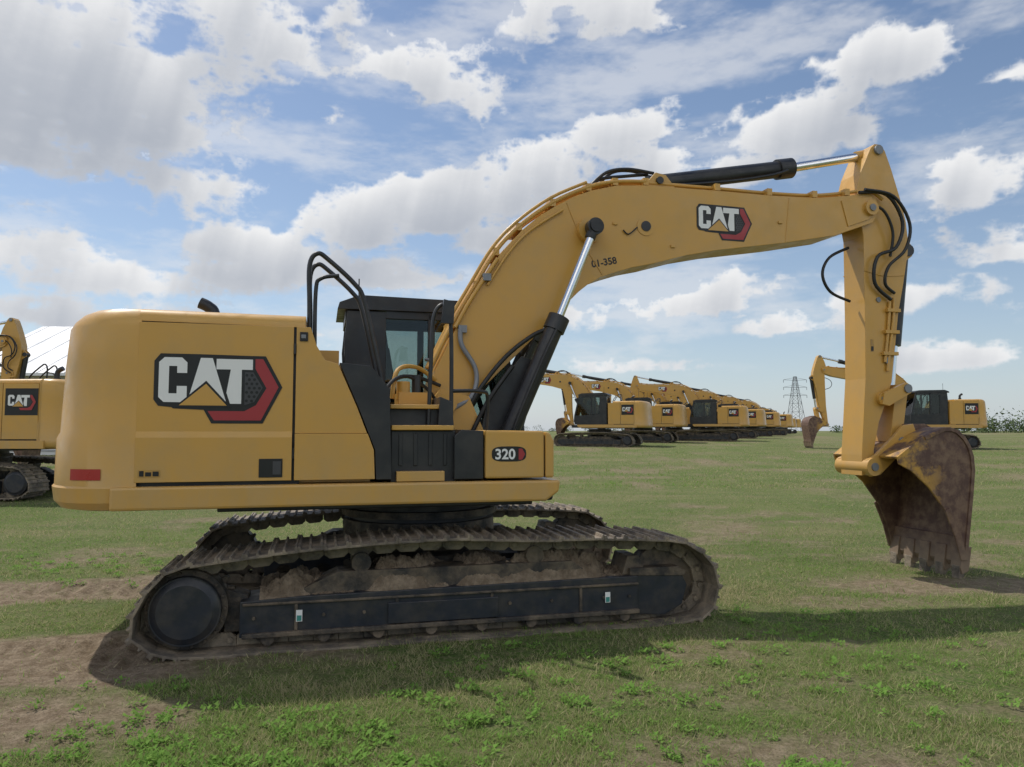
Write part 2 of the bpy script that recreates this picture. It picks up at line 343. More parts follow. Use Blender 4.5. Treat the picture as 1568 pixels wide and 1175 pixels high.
def undercarriage(mb,yc,sg):
    yo=yc+sg*.22;yi=yc-sg*.2
    a,b=min(yo,yi),max(yo,yi)
    mb.prism([(-1.5,.10),(1.66,.12),(1.66,.40),(1.2,.40),(-1.1,.38),(-1.5,.36)],a,b,'J')
    mb.prism([(-1.15,.38),(1.3,.40),(1.1,.54),(-.8,.54)],yc-.16,yc+.10,'F')
    mb.box(-1.48,1.66,min(yo,yo+sg*.04),max(yo,yo+sg*.04),.10,.135,'F')
    mb.box(-1.48,1.66,min(yo,yo+sg*.02),max(yo,yo+sg*.02),.33,.35,'F')
    for x in (-1.1,-.35,.4,1.15): mb.box(x-.012,x+.012,min(yo,yo+sg*.015),max(yo,yo+sg*.015),.136,.329,'F')
    mb.box(-.42,.45,min(yo,yo+sg*.025),max(yo,yo+sg*.025),.14,.30,'J')
    for x in (-1.4,-.9,-.6,.55,.9,1.35,1.58):
        mb.cyl((x,yo,.24),(x,yo+sg*.015,.24),.014,'F',6)
    cx,cz=-1.87,.32
    n=21;pts=[]
    for i in range(n*4):
        r=.33 if i%4 in (0,1) else .27
        t=6.28318*i/(n*4);pts.append((cx+r*math.cos(t),cz+r*math.sin(t)))
    mb.prism(pts,yc-.03,yc+.03,'F')
    mb.cyl((cx,yc,cz),(cx,yc+sg*.18,cz),.285,'F',36)
    mb.cyl((cx,yc+sg*.18,cz),(cx,yc+sg*.25,cz),.245,'J',36);mb.cyl((cx,yc+sg*.25,cz),(cx,yc+sg*.275,cz),.235,'J',36,r2=.19)
    for i in range(18):
        t=i*6.28318/18;mb.cyl((cx+.265*math.cos(t),yc+sg*.18,cz+.265*math.sin(t)),(cx+.265*math.cos(t),yc+sg*.20,cz+.265*math.sin(t)),.012,'F',6)
    mb.prism([(-1.62,.12),(-1.45,.12),(-1.45,.38),(-1.62,.44)],yc-.1,yc+.1,'F')
    cx,cz=1.98,.33
    mb.cyl((cx,yc-.07,cz),(cx,yc+.07,cz),.31,'F',32);mb.cyl((cx,yc-.11,cz),(cx,yc+.11,cz),.12,'F',16)
    mb.prism([(1.64,.08),(1.92,.06),(2.08,.14),(2.13,.30),(2.08,.40),(1.72,.43),(1.64,.40)],yc+sg*.15,yc+sg*.19,'J')
    mb.prism([(1.60,.46),(2.05,.46),(2.12,.42),(2.1,.38),(1.60,.40)],yc-.2,yc+.2,'F')
    mb.prism([(1.55,.40),(1.78,.40),(1.70,.56),(1.60,.56)],yc-.15,yc+.15,'F')
    for i in range(8):
        x=-1.3+i*.405;mb.cyl((x,yc-.2,.13),(x,yc+.2,.13),.085,'F',18);mb.cyl((x,yc-.13,.13),(x,yc-.1,.13),.11,'F',18);mb.cyl((x,yc+.1,.13),(x,yc+.13,.13),.11,'F',18);mb.cyl((x,yc-.235,.085),(x,yc+.235,.085),.045,'F',12)
    for x in (-.62,.78):
        mb.cyl((x,yc-.15,.60),(x,yc+.15,.60),.075,'F',16);mb.box(x-.07,x+.07,yc-.05,yc+.05,.45,.6,'F')
def carbody(mb):
    mb.prism([(-.75,-.95),(.75,-.95),(.5,-.5),(.5,.5),(.75,.95),(-.75,.95),(-.5,.5),(-.5,-.5)],.34,.56,'F','z')
    mb.cyl((0,0,.5),(0,0,.80),.72,'F',40);mb.cyl((0,0,.80),(0,0,.98),.66,'K',40);mb.cyl((0,0,.84),(0,0,.90),.74,'F',40)
    mb.box(-1.7,.8,-1.2,1.2,1.0,1.035,'K')
P_=3.0
def cwp(t,Rr,hw):
    return -2.2-(Rr-2.2)*abs(math.cos(t))**(2/P_), hw*math.copysign(abs(math.sin(t))**(2/P_),math.sin(t))
CWL=[(1.035,2.84,1.27),(1.05,2.91,1.34),(1.10,2.955,1.375),(1.205,2.97,1.385),(1.22,2.955,1.38),(1.56,2.95,1.38),(1.61,2.925,1.368),(2.1,2.90,1.367),(2.39,2.875,1.362),(2.44,2.845,1.352),(2.49,2.79,1.325),(2.52,2.72,1.29),(2.535,2.6,1.22)]
def cwat(z,i=1): return float(np.interp(z,[c[0] for c in CWL],[c[i] for c in CWL]))
def counterweight(mb):
    n=61;V=[]
    for z,Rr,hw in CWL:
        V.append((-2.27,-hw,z))
        for j in range(n):
            t=-math.pi/2+math.pi*j/(n-1);x,y=cwp(t,Rr,hw);V.append((x-.03,y,z))
        V.append((-2.27,hw,z))
    m_=n+2;F=[]
    for i in range(len(CWL)-1):
        for j in range(m_): F.append([i*m_+j,i*m_+(j+1)%m_,(i+1)*m_+(j+1)%m_,(i+1)*m_+j])
    k=len(CWL)-1
    mb.add(V,F,'Y',True)
    mb.add(V[:m_],[list(range(m_))],'Y');mb.add(V[k*m_:],[list(range(m_))],'Y')
def cwpatch(mb,ta,tb,z0,z1,mat):
    V=[]
    for j in range(9):
        t=R(ta+(tb-ta)*j/8)
        for z in (z0,z1):
            x,y=cwp(t,cwat(z,1)+.004,cwat(z,2)+.005);V.append((x-.032,y,z))
    mb.add(V,[[2*j,2*j+2,2*j+3,2*j+1] for j in range(8)],mat)
LOGO=[('B',[(-3,12),(6,0),(50,0),(62,0),(150,1),(166,1),(193,52),(163,112),(84,112),(72,90),(26,88),(24,86),(4,84),(-3,74)],0),
('R',[(150,6),(162,6),(187,52),(160,107),(88,107),(78,92),(134,92),(152,82),(168,54),(150,22)],1),
('N',[(134,28),(147,28),(162,53),(149,77),(134,82)],1),
('W',[(4,14),(12,6),(38,6),(46,14),(46,31),(31,31),(31,20),(19,20),(19,64),(31,64),(31,52),(46,52),(46,70),(38,78),(12,78),(4,70)],1),
('W',[(47,78),(66,6),(84,6),(106,78),(90,78),(84,60),(66,60),(61,78)],1),
('B',[(28,86),(75,43),(114,86)],2),
('Y',[(35,83),(75,48),(107,83)],3),
('W',[(90,7),(146,7),(146,24),(129,24),(129,80),(112,80),(106,62),(112,24),(90,24)],1)]
def logo(mb,x0,z0,k,y,sg=-1):
    for mat,pts,l in LOGO:
        mb.sheet([(x0-sg*u*k,z0-v*k) for u,v in pts],y+sg*.0022*(l+1),mat)
    for r_ in range(7):
        for c_ in range(3):
            u=137+c_*8+(r_%2)*4;v=33+r_*7
            if u>147+min(v-28,80-v)*.5: continue
            mb.sheet([(x0-sg*(u+2.6*math.cos(a_*1.0472))*k,z0-(v+2.6*math.sin(a_*1.0472))*k) for a_ in range(6)],y+sg*.0066,'B')
def platform(mb):
    for s_ in (-1,1):
        a,b=(-1.41,-1.15) if s_<0 else (1.15,1.41)
        mb.prism([(-2.40,1.045),(.86,1.045),(.97,1.12),(.985,1.215),(-2.40,1.215)],a,b,'Y')
    mb.prism([(-2.3,-1.3),(.95,-1.3),(1.1,-.6),(1.1,.3),(1.35,.45),(1.35,1.25),(-2.3,1.25)],1.04,1.20,'K','z')
def lid(mb):
    prof=[]
    for sgn in (1,-1):
        arc=[(sgn*(1.352-.10*(1-math.cos(a_))), 2.43+.10*math.sin(a_)) for a_ in [i*math.pi/2/8 for i in range(9)]]
        prof+= arc if sgn==1 else arc[::-1]
    n=len(prof);V=[(-2.25,y,z) for y,z in prof]+[(-1.07,y,z-.01) for y,z in prof]
    mb.add(V,[[i,(i+1)%n,n+(i+1)%n,n+i] for i in range(n)],'Y',True)
    mb.add(V[:n],[list(range(n))],'Y');mb.add(V[n:],[list(range(n))],'Y')
def housing(mb):
    mb.box(-2.4,-1.1,-1.33,1.33,1.2,2.44,'K')
    mb.prism([(-1.30,1.245),(-1.385,1.245),(-1.385,1.57),(-1.370,1.615),(-1.368,2.42),(-1.30,2.42)],-2.245,-1.155,'Y','x')
    mb.prism([(-1.135,1.60),(-.592,1.60),(-.67,1.80),(-.82,2.14),(-.92,2.17),(-.985,2.28),(-1.03,2.42),(-1.135,2.42)],-1.368,-1.28,'Y')
    mb.prism([(-1.135,1.245),(-.53,1.245),(-.54,1.47),(-.588,1.598),(-1.135,1.598)],-1.385,-1.28,'Y')
    mb.prism([(-1.10,1.22),(-.56,1.22),(-.56,1.45),(-.69,1.79),(-.84,2.12),(-.94,2.15),(-1.0,2.28),(-1.05,2.41),(-1.10,2.41)],-1.29,-.40,'Y')
    mb.box(-2.245,-1.5,1.30,1.38,1.245,2.425,'Y');mb.box(-1.48,-.80,1.30,1.37,1.245,2.425,'Y')
    mb.box(-1.1,-.78,.3,1.33,1.2,2.42,'Y')
    mb.box(-2.24,-1.55,1.381,1.386,1.75,2.32,'B')
    mb.prism([(-.81,2.15),(-.57,2.13),(-.42,1.95),(-.40,1.24),(-.52,1.24),(-.53,1.47),(-.66,1.80)],-1.375,-.55,'K')
    mb.box(-1.39,-1.22,-1.392,-1.379,1.27,1.41,'B');mb.box(-1.29,-1.23,-1.398,-1.393,1.29,1.39,'N')
    mb.box(-1.11,-1.05,-1.380,-1.367,2.31,2.38,'B');mb.box(-1.10,-1.065,-1.386,-1.381,2.33,2.36,'G')
    for x in (-1.0,-.8,-.62): mb.cyl((x,-1.0,2.13+(-.8-x)*.1),(x,-1.0,2.15+(-.8-x)*.1),.02,'G',8)
    for z in (1.45,2.25): mb.cyl((-1.145,-1.372,z-.04),(-1.145,-1.372,z+.04),.010,'K',8)
def steps(mb):
    mb.box(-.40,.12,-1.16,-.5,1.21,1.80,'K');mb.box(-.40,.12,-1.30,-1.16,1.21,1.62,'K')
    for x in (-.34,-.22,-.10,.02): mb.box(x,x+.03,-1.312,-1.30,1.34,1.60,'K')
    mb.box(-.40,.10,-1.34,-1.16,1.625,1.665,'Y')
    mb.box(-.40,.03,-1.22,-.7,1.80,1.835,'Y')
    mb.box(-.36,.02,-1.38,-1.30,1.22,1.30,'Y')
    mb.prism([(.10,1.23),(.34,1.23),(.34,1.62),(.16,1.63),(.10,1.58)],-1.37,-.6,'K')
    mb.prism([(-.02,1.6),(.12,1.6),(.1,1.86),(0,1.9)],-1.25,-.7,'K')
def toolbox(mb):
    mb.prism([(.35,1.235),(.845,1.235),(.845,1.618),(.35,1.625)],-1.40,-.62,'Y')
    mb.prism([(.855,1.235),(.93,1.235),(.93,1.54),(.90,1.60),(.855,1.617)],-1.40,-.62,'Y')
    mb.box(.80,.86,-1.38,-.7,1.25,1.59,'K')
    pts=[]
    for i in range(24):
        t=i*6.28318/24;pts.append((.545+.145*math.copysign(abs(math.cos(t))**.6,math.cos(t)),1.432+.062*math.copysign(abs(math.sin(t))**.6,math.sin(t))))
    mb.sheet(pts,-1.4025,'B')
    mb.sheet([(.625,1.475),(.655,1.475),(.68,1.43),(.655,1.385),(.625,1.385)],-1.404,'R')
def engine_bits(mb):
    mb.box(-1.06,.4,-.40,.32,1.2,1.62,'K')
    mb.tube([(-1.95,.25,2.4),(-1.95,.25,2.72),(-2.0,.25,2.80),(-2.08,.25,2.84)],.055,'K',14)
    mb.cyl((-1.95,.25,2.5),(-1.95,.25,2.62),.075,'K',16)
    mb.box(-.30,-.02,-.9,-.5,1.83,1.95,'Y');mb.cyl((-.25,-.75,1.9),(-.25,-.75,2.05),.06,'Y',12);mb.cyl((-.12,-.62,1.9),(-.12,-.62,2.12),.04,'K',12)
    mb.tube([(-.35,-.8,1.9),(-.3,-.75,2.15),(-.1,-.5,2.2),(.1,-.3,2.1)],.02,'Y');mb.tube([(-.38,-.7,1.9),(-.3,-.6,2.08),(-.1,-.4,2.12),(.15,-.28,2.05)],.018,'H')
    mb.tube([(-.45,-.9,1.9),(-.35,-.85,2.05),(-.2,-.7,2.1),(0,-.5,2.0),(.1,-.35,1.9)],.016,'H')
    for y in (-.33,.27): mb.prism([(-.25,1.2),(.9,1.2),(.95,1.35),(.62,1.5),(.42,1.95),(.15,2.02),(-.02,1.8)],y,y+.06,'Y')
def rails(mb):
    for y,dz_ in ((-1.25,0),(-.85,-.0)):
        mb.tube([(-1.04,y,2.1),(-1.045,y,2.6),(-1.05,y,2.93),(-.99,y,3.03),(-.90,y,2.98),(-.70,y,2.80),(-.62,y,2.66),(-.50,y,2.15),(-.47,y,1.95)],.019,'K',8,5)
    mb.tube([(-1.0,-1.25,2.2),(-1.0,-1.25,2.72),(-.96,-1.25,2.83),(-.82,-1.25,2.86)],.016,'K')
    mb.tube([(-.09,-1.2,1.63),(-.07,-1.2,2.2),(-.05,-1.2,2.56),(.02,-1.2,2.67),(.08,-1.2,2.60),(.10,-1.2,2.3),(.10,-1.2,1.63)],.017,'K')
    mb.tube([(-.07,-1.2,2.2),(-.05,-.75,2.25)],.015,'K',sm=False)
    mb.tube([(.10,-1.2,1.95),(.35,-1.2,1.95),(.42,-1.15,1.9),(.42,-1.1,1.62)],.016,'K')
    mb.prism([(.0,2.50),(.10,2.50),(.11,2.68),(.02,2.70)],-1.30,-1.26,'K')
def cab(mb):
    for y in (.42,1.31):
        a,b=y,y+.05
        mb.prism([(-.70,1.22),(1.12,1.22),(1.19,1.40),(1.17,1.72),(-.31,1.80),(-.70,1.95)],a,b,'K')
        mb.prism([(-.70,1.95),(-.31,1.80),(-.31,2.85),(-.70,2.85),(-.73,2.5)],a,b,'K')
        mb.prism([(.13,1.76),(.20,1.76),(.20,2.84),(.13,2.84)],a,b,'K')
        mb.prism([(1.10,1.72),(1.17,1.72),(.90,2.86),(.82,2.86)],a,b,'K')
        mb.prism([(-.31,2.78),(.86,2.78),(.86,2.86),(-.31,2.86)],a,b,'K')
        yg=y+.025
        mb.prism([(-.31,1.80),(.13,1.77),(.13,2.78),(-.31,2.78)],yg,yg+.006,'X')
        mb.prism([(.20,1.77),(1.11,1.73),(.86,2.78),(.20,2.78)],yg,yg+.006,'X')
    mb.prism([(-.80,2.86),(-.78,2.93),(-.58,3.01),(.72,2.99),(.93,2.92),(.93,2.86)],.39,1.39,'K')
    mb.box(-.72,-.66,.47,1.31,1.22,2.1,'K');mb.box(-.72,-.68,.47,1.31,2.75,2.86,'K');mb.box(-.70,-.694,.47,1.31,2.1,2.75,'X')
    mb.prism([(1.13,1.72),(1.136,1.72),(.87,2.86),(.864,2.86)],.47,1.31,'X');mb.box(1.1,1.16,.47,1.31,1.22,1.72,'K')
    mb.box(-.68,1.1,.47,1.31,1.22,1.32,'K')
    mb.prism([(-.30,1.6),(.22,1.6),(.22,1.75),(-.12,1.75),(-.25,2.5),(-.40,2.5)],.68,1.12,'E');mb.prism([(-.33,2.5),(-.25,2.5),(-.28,2.7),(-.38,2.7)],.78,1.02,'E')
    mb.box(.25,.42,.55,.68,1.6,2.1,'E');mb.tube([(.95,.9,1.4),(.75,.9,2.05)],.03,'E');
    mb.box(.35,.62,.36,.40,2.35,2.6,'K')
    mb.tube([(-.55,1.25,3.0),(-.55,1.25,3.35)],.008,'K',6,sm=False)
BO=[(.04,1.90),(.06,2.05),(.12,2.22),(.32,2.63),(.55,3.03),(.75,3.37),(.98,3.63),(1.15,3.78),(1.33,3.90),(1.52,4.01),(1.71,4.09),(2.0,4.17),(2.34,4.20),(3.18,4.21),(3.82,4.21),(4.40,4.23),(4.83,4.29),(5.10,4.34),(5.20,4.28),(5.22,4.12),(5.14,4.00),(4.64,3.82),(3.97,3.69),(3.16,3.56),(2.78,3.48),(2.40,3.37),(2.16,3.315),(1.96,3.25),(1.80,3.19),(1.67,3.11),(1.57,3.03),(1.48,2.94),(1.32,2.77),(.91,2.36),(.52,1.98),(.36,1.80),(.2,1.74),(.08,1.78)]
def boom(mb):
    mb.prism(BO,-.22,.22,'Y')
    mb.cyl((.2,-.37,1.88),(.2,.37,1.88),.10,'Y',20)
    mb.cyl((2.32,-.235,3.76),(2.32,.235,3.76),.055,'K',16);mb.cyl((2.32,-.228,3.76),(2.32,.228,3.76),.10,'Y',20)
    mb.cyl((1.68,-.47,3.66),(1.68,.47,3.66),.062,'K',18);mb.cyl((1.68,-.30,3.66),(1.68,.30,3.66),.13,'Y',22)
    mb.cyl((5.10,-.27,4.16),(5.10,.27,4.16),.085,'Y',18);mb.cyl((5.10,-.285,4.16),(5.10,.285,4.16),.04,'G',14)
    for y in (-.14,.11): mb.prism([(2.30,4.18),(2.75,4.18),(2.60,4.36),(2.48,4.38)],y,y+.03,'Y')
    mb.cyl((2.52,-.17,4.29),(2.52,.17,4.29),.04,'K',12)
    mb.prism([(4.72,4.22),(5.12,4.30),(5.17,4.12),(5.08,4.03),(4.80,3.93)],-.232,-.22,'Y')
    for P in ([(1.45,3.94),(1.62,3.55),(1.83,3.22)],[(4.05,4.20),(4.02,3.95),(3.99,3.71)]):
        for y in (-.222,.222): mb.tube([(x,y,z) for x,z in P],.006,'Y',6)
    for x,z in ((1.95,3.75),(2.6,3.55),(3.9,3.9)): mb.box(x,x+.05,-.236,-.22,z,z+.03,'Y')
    mb.tube([(2.22,-.235,3.74),(2.12,-.235,3.66),(2.06,-.235,3.70)],.008,'H',6)
def linesP(off,a=0,b=1e9):
    top=[(.12,2.22),(.32,2.63),(.55,3.03),(.75,3.37),(.98,3.63),(1.33,3.90),(1.71,4.09),(2.0,4.17),(2.34,4.20),(3.18,4.21),(3.82,4.21),(4.40,4.23),(4.83,4.29)]
    o=[]
    for i,(x,z) in enumerate(top):
        x0,z0=top[max(i-1,0)];x1,z1=top[min(i+1,len(top)-1)];l=math.hypot(x1-x0,z1-z0)
        if a<=x<=b: o.append((x-(z1-z0)/l*off,z+(x1-x0)/l*off))
    return o
def pipes(mb):
    for y,off,a,b in ((-.19,.05,.1,2.4),(-.13,.055,.1,5),(-.06,.05,.1,5),(.08,.055,.1,5),(.16,.05,.1,2.4)):
        mb.tube([(x,y,z) for x,z in linesP(off,a,b)],.021,'Y',8,4)
    mb.tube([(x,-.2,z) for x,z in linesP(.10,.3,1.8)],.017,'Y',8,4)
    for x,z in linesP(.04,.3,5):
        mb.box(x-.03,x+.03,-.205,.19,z-.03,z+.045,'Y')
    mb.tube([(4.83,-.13,4.34),(4.98,-.15,4.37),(5.15,-.2,4.36),(5.28,-.22,4.28)],.02,'Y')
    mb.tube([(.62,-.24,3.05),(.83,-.24,3.38),(1.05,-.24,3.62),(1.4,-.24,3.86)],.013,'Y',6)
    mb.tube([(.35,-.25,2.62),(.36,-.26,2.45),(.5,-.27,2.2),(.45,-.30,1.95),(.2,-.34,1.8)],.024,'G')
    mb.tube([(.72,-.24,3.32),(.45,-.245,2.9),(.30,-.245,2.62)],.02,'Y')
    for x,z in ((.36,2.6),(.6,3.12)): mb.box(x-.03,x+.05,-.27,-.22,z-.03,z+.04,'G')
    mb.tube([(1.75,-.05,4.18),(1.95,-.05,4.36),(2.2,-.05,4.42),(2.5,-.05,4.40)],.018,'H');mb.tube([(1.7,.0,4.16),(1.9,.0,4.30),(2.2,.0,4.36),(2.45,.0,4.40)],.018,'H')
    mb.tube([(1.85,.05,4.2),(2.05,.05,4.40),(2.3,.05,4.44),(2.55,.05,4.38)],.018,'H')
    mb.tube([(4.95,-.24,4.33),(5.30,-.27,4.32),(5.50,-.27,4.02),(5.41,-.26,3.72),(5.17,-.24,3.60),(5.14,-.22,3.30),(5.36,-.21,3.12)],.020,'H')
    mb.tube([(5.0,-.27,4.36),(5.36,-.30,4.30),(5.57,-.30,4.0),(5.52,-.28,3.7),(5.32,-.24,3.5),(5.28,-.22,3.30),(5.42,-.2,3.2)],.018,'H')
    mb.tube([(5.02,-.21,4.2),(5.24,-.26,4.15),(5.38,-.25,3.9),(5.36,-.22,3.62)],.016,'H')
    mb.tube([(4.98,0,3.75),(4.72,0,3.62),(4.62,0,3.42),(4.72,0,3.22),(4.98,0,3.12)],.017,'H')
def boomcyl(mb):
    for y in (-.40,.40):
        mb.cyl((.66,y,1.28),(1.29,y,2.70),.088,'K',20);mb.cyl((1.245,y,2.60),(1.305,y,2.735),.108,'K',20)
        mb.cyl((1.29,y,2.70),(1.66,y,3.60),.043,'C',16);mb.cyl((1.63,y,3.54),(1.68,y,3.66),.055,'K',16)
        mb.cyl((1.68,y-.05,3.66),(1.68,y+.05,3.66),.085,'K',20);mb.cyl((.66,y-.06,1.28),(.66,y+.06,1.28),.11,'K',18)
        mb.tube([(.78,y-.1,1.5),(.86,y-.11,1.75),(1.1,y-.11,2.3),(1.26,y-.09,2.62)],.018,'H')
        s_=1 if y>0 else -1
        mb.tube([(.3,y-s_*.12,1.62),(.55,y-s_*.08,2.05),(.8,y-s_*.1,2.35),(1.05,y-s_*.08,2.55),(1.2,y-s_*.02,2.62)],.022,'H')
        mb.tube([(.4,y-s_*.06,1.5),(.6,y-s_*.05,1.9),(.85,y-s_*.06,2.25)],.022,'H')
    mb.box(.45,.95,-.34,.34,1.2,1.42,'K')
    mb.prism([(.5,1.42),(.9,1.42),(1.15,2.28),(.95,2.35),(.62,1.95)],-.30,-.27,'K')
def stickcyl(mb):
    mb.cyl((2.52,0,4.30),(4.20,0,4.625),.095,'K',22);mb.cyl((4.05,0,4.596),(4.235,0,4.632),.115,'K',22);mb.cyl((2.45,0,4.28),(2.62,0,4.32),.10,'K',18)
    mb.cyl((4.20,0,4.625),(5.22,0,4.865),.052,'C',18);mb.cyl((5.12,0,4.84),(5.28,0,4.88),.07,'Y',16);mb.cyl((5.28,-.20,4.88),(5.28,.20,4.88),.055,'G',14)
    mb.tube([(2.7,-.13,4.26),(3.4,-.12,4.37),(3.9,-.12,4.48),(4.12,-.11,4.56)],.016,'K')
    mb.cyl((5.72,0,3.74),(5.565,0,2.62),.078,'K',18);mb.cyl((5.565,0,2.62),(5.50,0,2.12),.045,'C',14);mb.cyl((5.72,-.12,3.74),(5.72,.12,3.74),.07,'K',14)
ST=[(5.18,4.89),(5.24,4.95),(5.32,4.95),(5.38,4.88),(5.46,4.67),(5.57,4.33),(5.64,4.06),(5.66,3.85),(5.65,3.68),(5.57,3.3),(5.49,2.97),(5.42,2.5),(5.37,2.18),(5.27,1.92),(5.18,1.72),(5.10,1.40),(5.10,1.15),(4.93,1.12),(4.94,1.35),(5.02,2.21),(5.04,3.0),(5.05,3.86),(4.98,4.22),(4.98,4.40),(5.04,4.60)]
def stick(mb):
    mb.prism(ST,-.17,.17,'Y')
    mb.cyl((5.02,-.27,1.22),(5.02,.27,1.22),.10,'Y',20);mb.cyl((5.02,-.285,1.22),(5.02,.285,1.22),.045,'G',14)
    mb.cyl((5.22,-.22,1.98),(5.22,.22,1.98),.07,'Y',18);mb.cyl((5.22,-.235,1.98),(5.22,.235,1.98),.04,'G',14)
    for y in (-.1,.07): mb.prism([(5.60,3.55),(5.78,3.68),(5.78,3.80),(5.62,3.95)],y,y+.03,'Y')
    mb.tube([(5.42,-.19,3.15),(5.40,-.19,2.9),(5.33,-.19,2.5),(5.30,-.19,2.3)],.018,'Y');mb.tube([(5.36,-.19,3.1),(5.33,-.19,2.8),(5.27,-.19,2.4)],.018,'Y')
    mb.cyl((5.22,-.185,3.12),(5.22,-.165,3.12),.03,'G',12);mb.cyl((5.3,-.2,2.42),(5.3,-.165,2.42),.035,'G',12)
    for z in (3.0,2.75,2.5): mb.box(5.24+(z-2.5)*.14,5.44+(z-2.5)*.1,-.215,-.17,z-.02,z+.02,'Y')
    for y in (-.172,.172): mb.tube([(5.04,y,3.45),(5.3,y,3.40),(5.58,y,3.42)],.006,'Y',6)
    for y in (-.25,.20):
        mb.prism([(5.17,1.92),(5.26,1.90),(5.56,2.05),(5.56,2.14),(5.50,2.17),(5.20,2.05)],y,y+.05,'Y')
    mb.prism([(5.45,2.15),(5.56,2.15),(5.60,2.05),(5.50,1.50),(5.42,1.42),(5.34,1.50)],-.15,.15,'Y')
    mb.cyl((5.51,-.27,2.10),(5.51,.27,2.10),.05,'G',14);mb.cyl((5.42,-.26,1.50),(5.42,.26,1.50),.05,'G',14)
def bucket(mb):
    outer=[(5.10,1.34),(5.22,1.42),(5.45,1.56),(5.70,1.655),(5.80,1.66),(5.90,1.63),(6.0,1.55),(6.06,1.46),(6.10,1.34),(6.11,1.18),(6.08,.95),(6.04,.70),(6.0,.45),(5.96,.20)]
    inner=[]
    for i,(x,z) in enumerate(outer):
        x0,z0=outer[max(i-1,0)];x1,z1=outer[min(i+1,len(outer)-1)];l=math.hypot(x1-x0,z1-z0);inner.append((x+(z1-z0)/l*.03,z-(x1-x0)/l*.03))
    mb.prism(outer+inner[::-1],-.50,.50,'U')
    side=outer+[(5.90,.20),(5.84,.45),(5.72,.72),(5.50,1.00),(5.28,1.18),(5.12,1.26)]
    for y in (-.525,.50): mb.prism(side,y,y+.025,'U')
    for y in (-.545,.525): mb.prism([(5.955,.20),(5.87,.20),(5.80,.46),(5.68,.74),(5.75,.78),(5.88,.50)],y,y+.02,'U')
    band=[(x,z) for x,z in outer[2:]];bi=[]
    for i,(x,z) in enumerate(band):
        x0,z0=band[max(i-1,0)];x1,z1=band[min(i+1,len(band)-1)];l=math.hypot(x1-x0,z1-z0);bi.append((x+(z1-z0)/l*.045,z-(x1-x0)/l*.045))
    for y in (-.54,.525): mb.prism(band+bi[::-1],y,y+.015,'U')
    mb.prism([(6.0,.45),(5.99,.18),(5.93,.12),(5.90,.18),(5.94,.45)],-.52,.52,'U')
    for y in (-.46,-.23,0,.23,.46):
        mb.prism([(6.03,.34),(5.91,.34),(5.87,.12),(5.89,.05),(5.98,.08)],y-.07,y+.07,'U')
        mb.prism([(5.97,.14),(5.87,.14),(5.86,-.09),(5.885,-.10)],y-.052,y+.052,'S')
    for y in (-.24,.20):
        mb.prism([(4.93,1.20),(5.0,1.11),(5.12,1.13),(5.35,1.32),(5.62,1.60),(5.58,1.70),(5.44,1.68),(5.32,1.56),(5.08,1.36),(4.95,1.30)],y,y+.045,'Y')
    mb.prism([(5.40,1.60),(5.52,1.70),(5.78,1.70),(5.90,1.645),(5.6,1.62)],-.2,.2,'U')
# ---------- main excavator
ex=bpy.data.objects.new('excavator',None);link(ex);ex.location=(Ox,Oy,0);ex.rotation_euler=(0,0,hd)
def part(name,bev,*fs,sharp=None):
    mb=MB()
    for f in fs: f(mb)
    return mb.finish(name,ex,bev,sharp=sharp)
part('track_right',.004,lambda m:tracks(m,-1.19));part('track_left',.004,lambda m:tracks(m,1.19))
part('track_frame_right',.008,lambda m:undercarriage(m,-1.19,-1));part('track_frame_left',.008,lambda m:undercarriage(m,1.19,1))
part('car_body',.01,carbody)
part('counterweight',0,counterweight,sharp=24);part('hood_lid',0,lid,sharp=40)
part('reflectors',0,lambda m:(cwpatch(m,-80,-62,1.265,1.345,'L'),cwpatch(m,80,62,1.265,1.345,'L')))
part('platform',.02,platform);part('engine_housing',.010,housing);part('steps',.01,steps);part('toolbox',.016,toolbox)
part('exhaust_and_valves',.006,engine_bits);part('handrails',0,rails);part('cab',.01,cab)
part('boom',.012,boom);part('hydraulic_pipes',0,pipes);part('boom_cylinders',0,boomcyl);part('stick_cylinders',0,stickcyl)
part('stick',.012,stick);part('bucket',.005,bucket)
part('logo_decals',0,lambda m:(logo(m,-2.12,2.19,.0046,-1.3715),logo(m,2.92,4.05,.0034,-.221),logo(m,-1.55,2.15,.0035,1.388,1)))
def fittings(mb):
    mb.sheet([(-2.22,1.28),(-2.07,1.28),(-2.07,1.335),(-2.22,1.335)],-1.3875,'Z')
    for a,b,h in ((-2.21,-2.18,.04),(-2.17,-2.13,.03),(-2.12,-2.08,.035)): mb.sheet([(a,1.29),(b,1.29),(b,1.29+h),(a,1.29+h)],-1.3895,'B')
    for x in (-1.10,1.36):
        mb.sheet([(x,.20),(x+.045,.20),(x+.045,.285),(x,.285)],-1.4265,'W');mb.sheet([(x+.006,.205),(x+.039,.205),(x+.039,.245),(x+.006,.245)],-1.4285,'Q')
    mb.sheet([(5.1,2.52),(5.14,2.52),(5.14,2.66),(5.1,2.66)],-.1725,'Z')
    mb.sheet([(5.105,2.53),(5.135,2.53),(5.135,2.58),(5.105,2.58)],-.1745,'B')
part('labels',0,fittings)
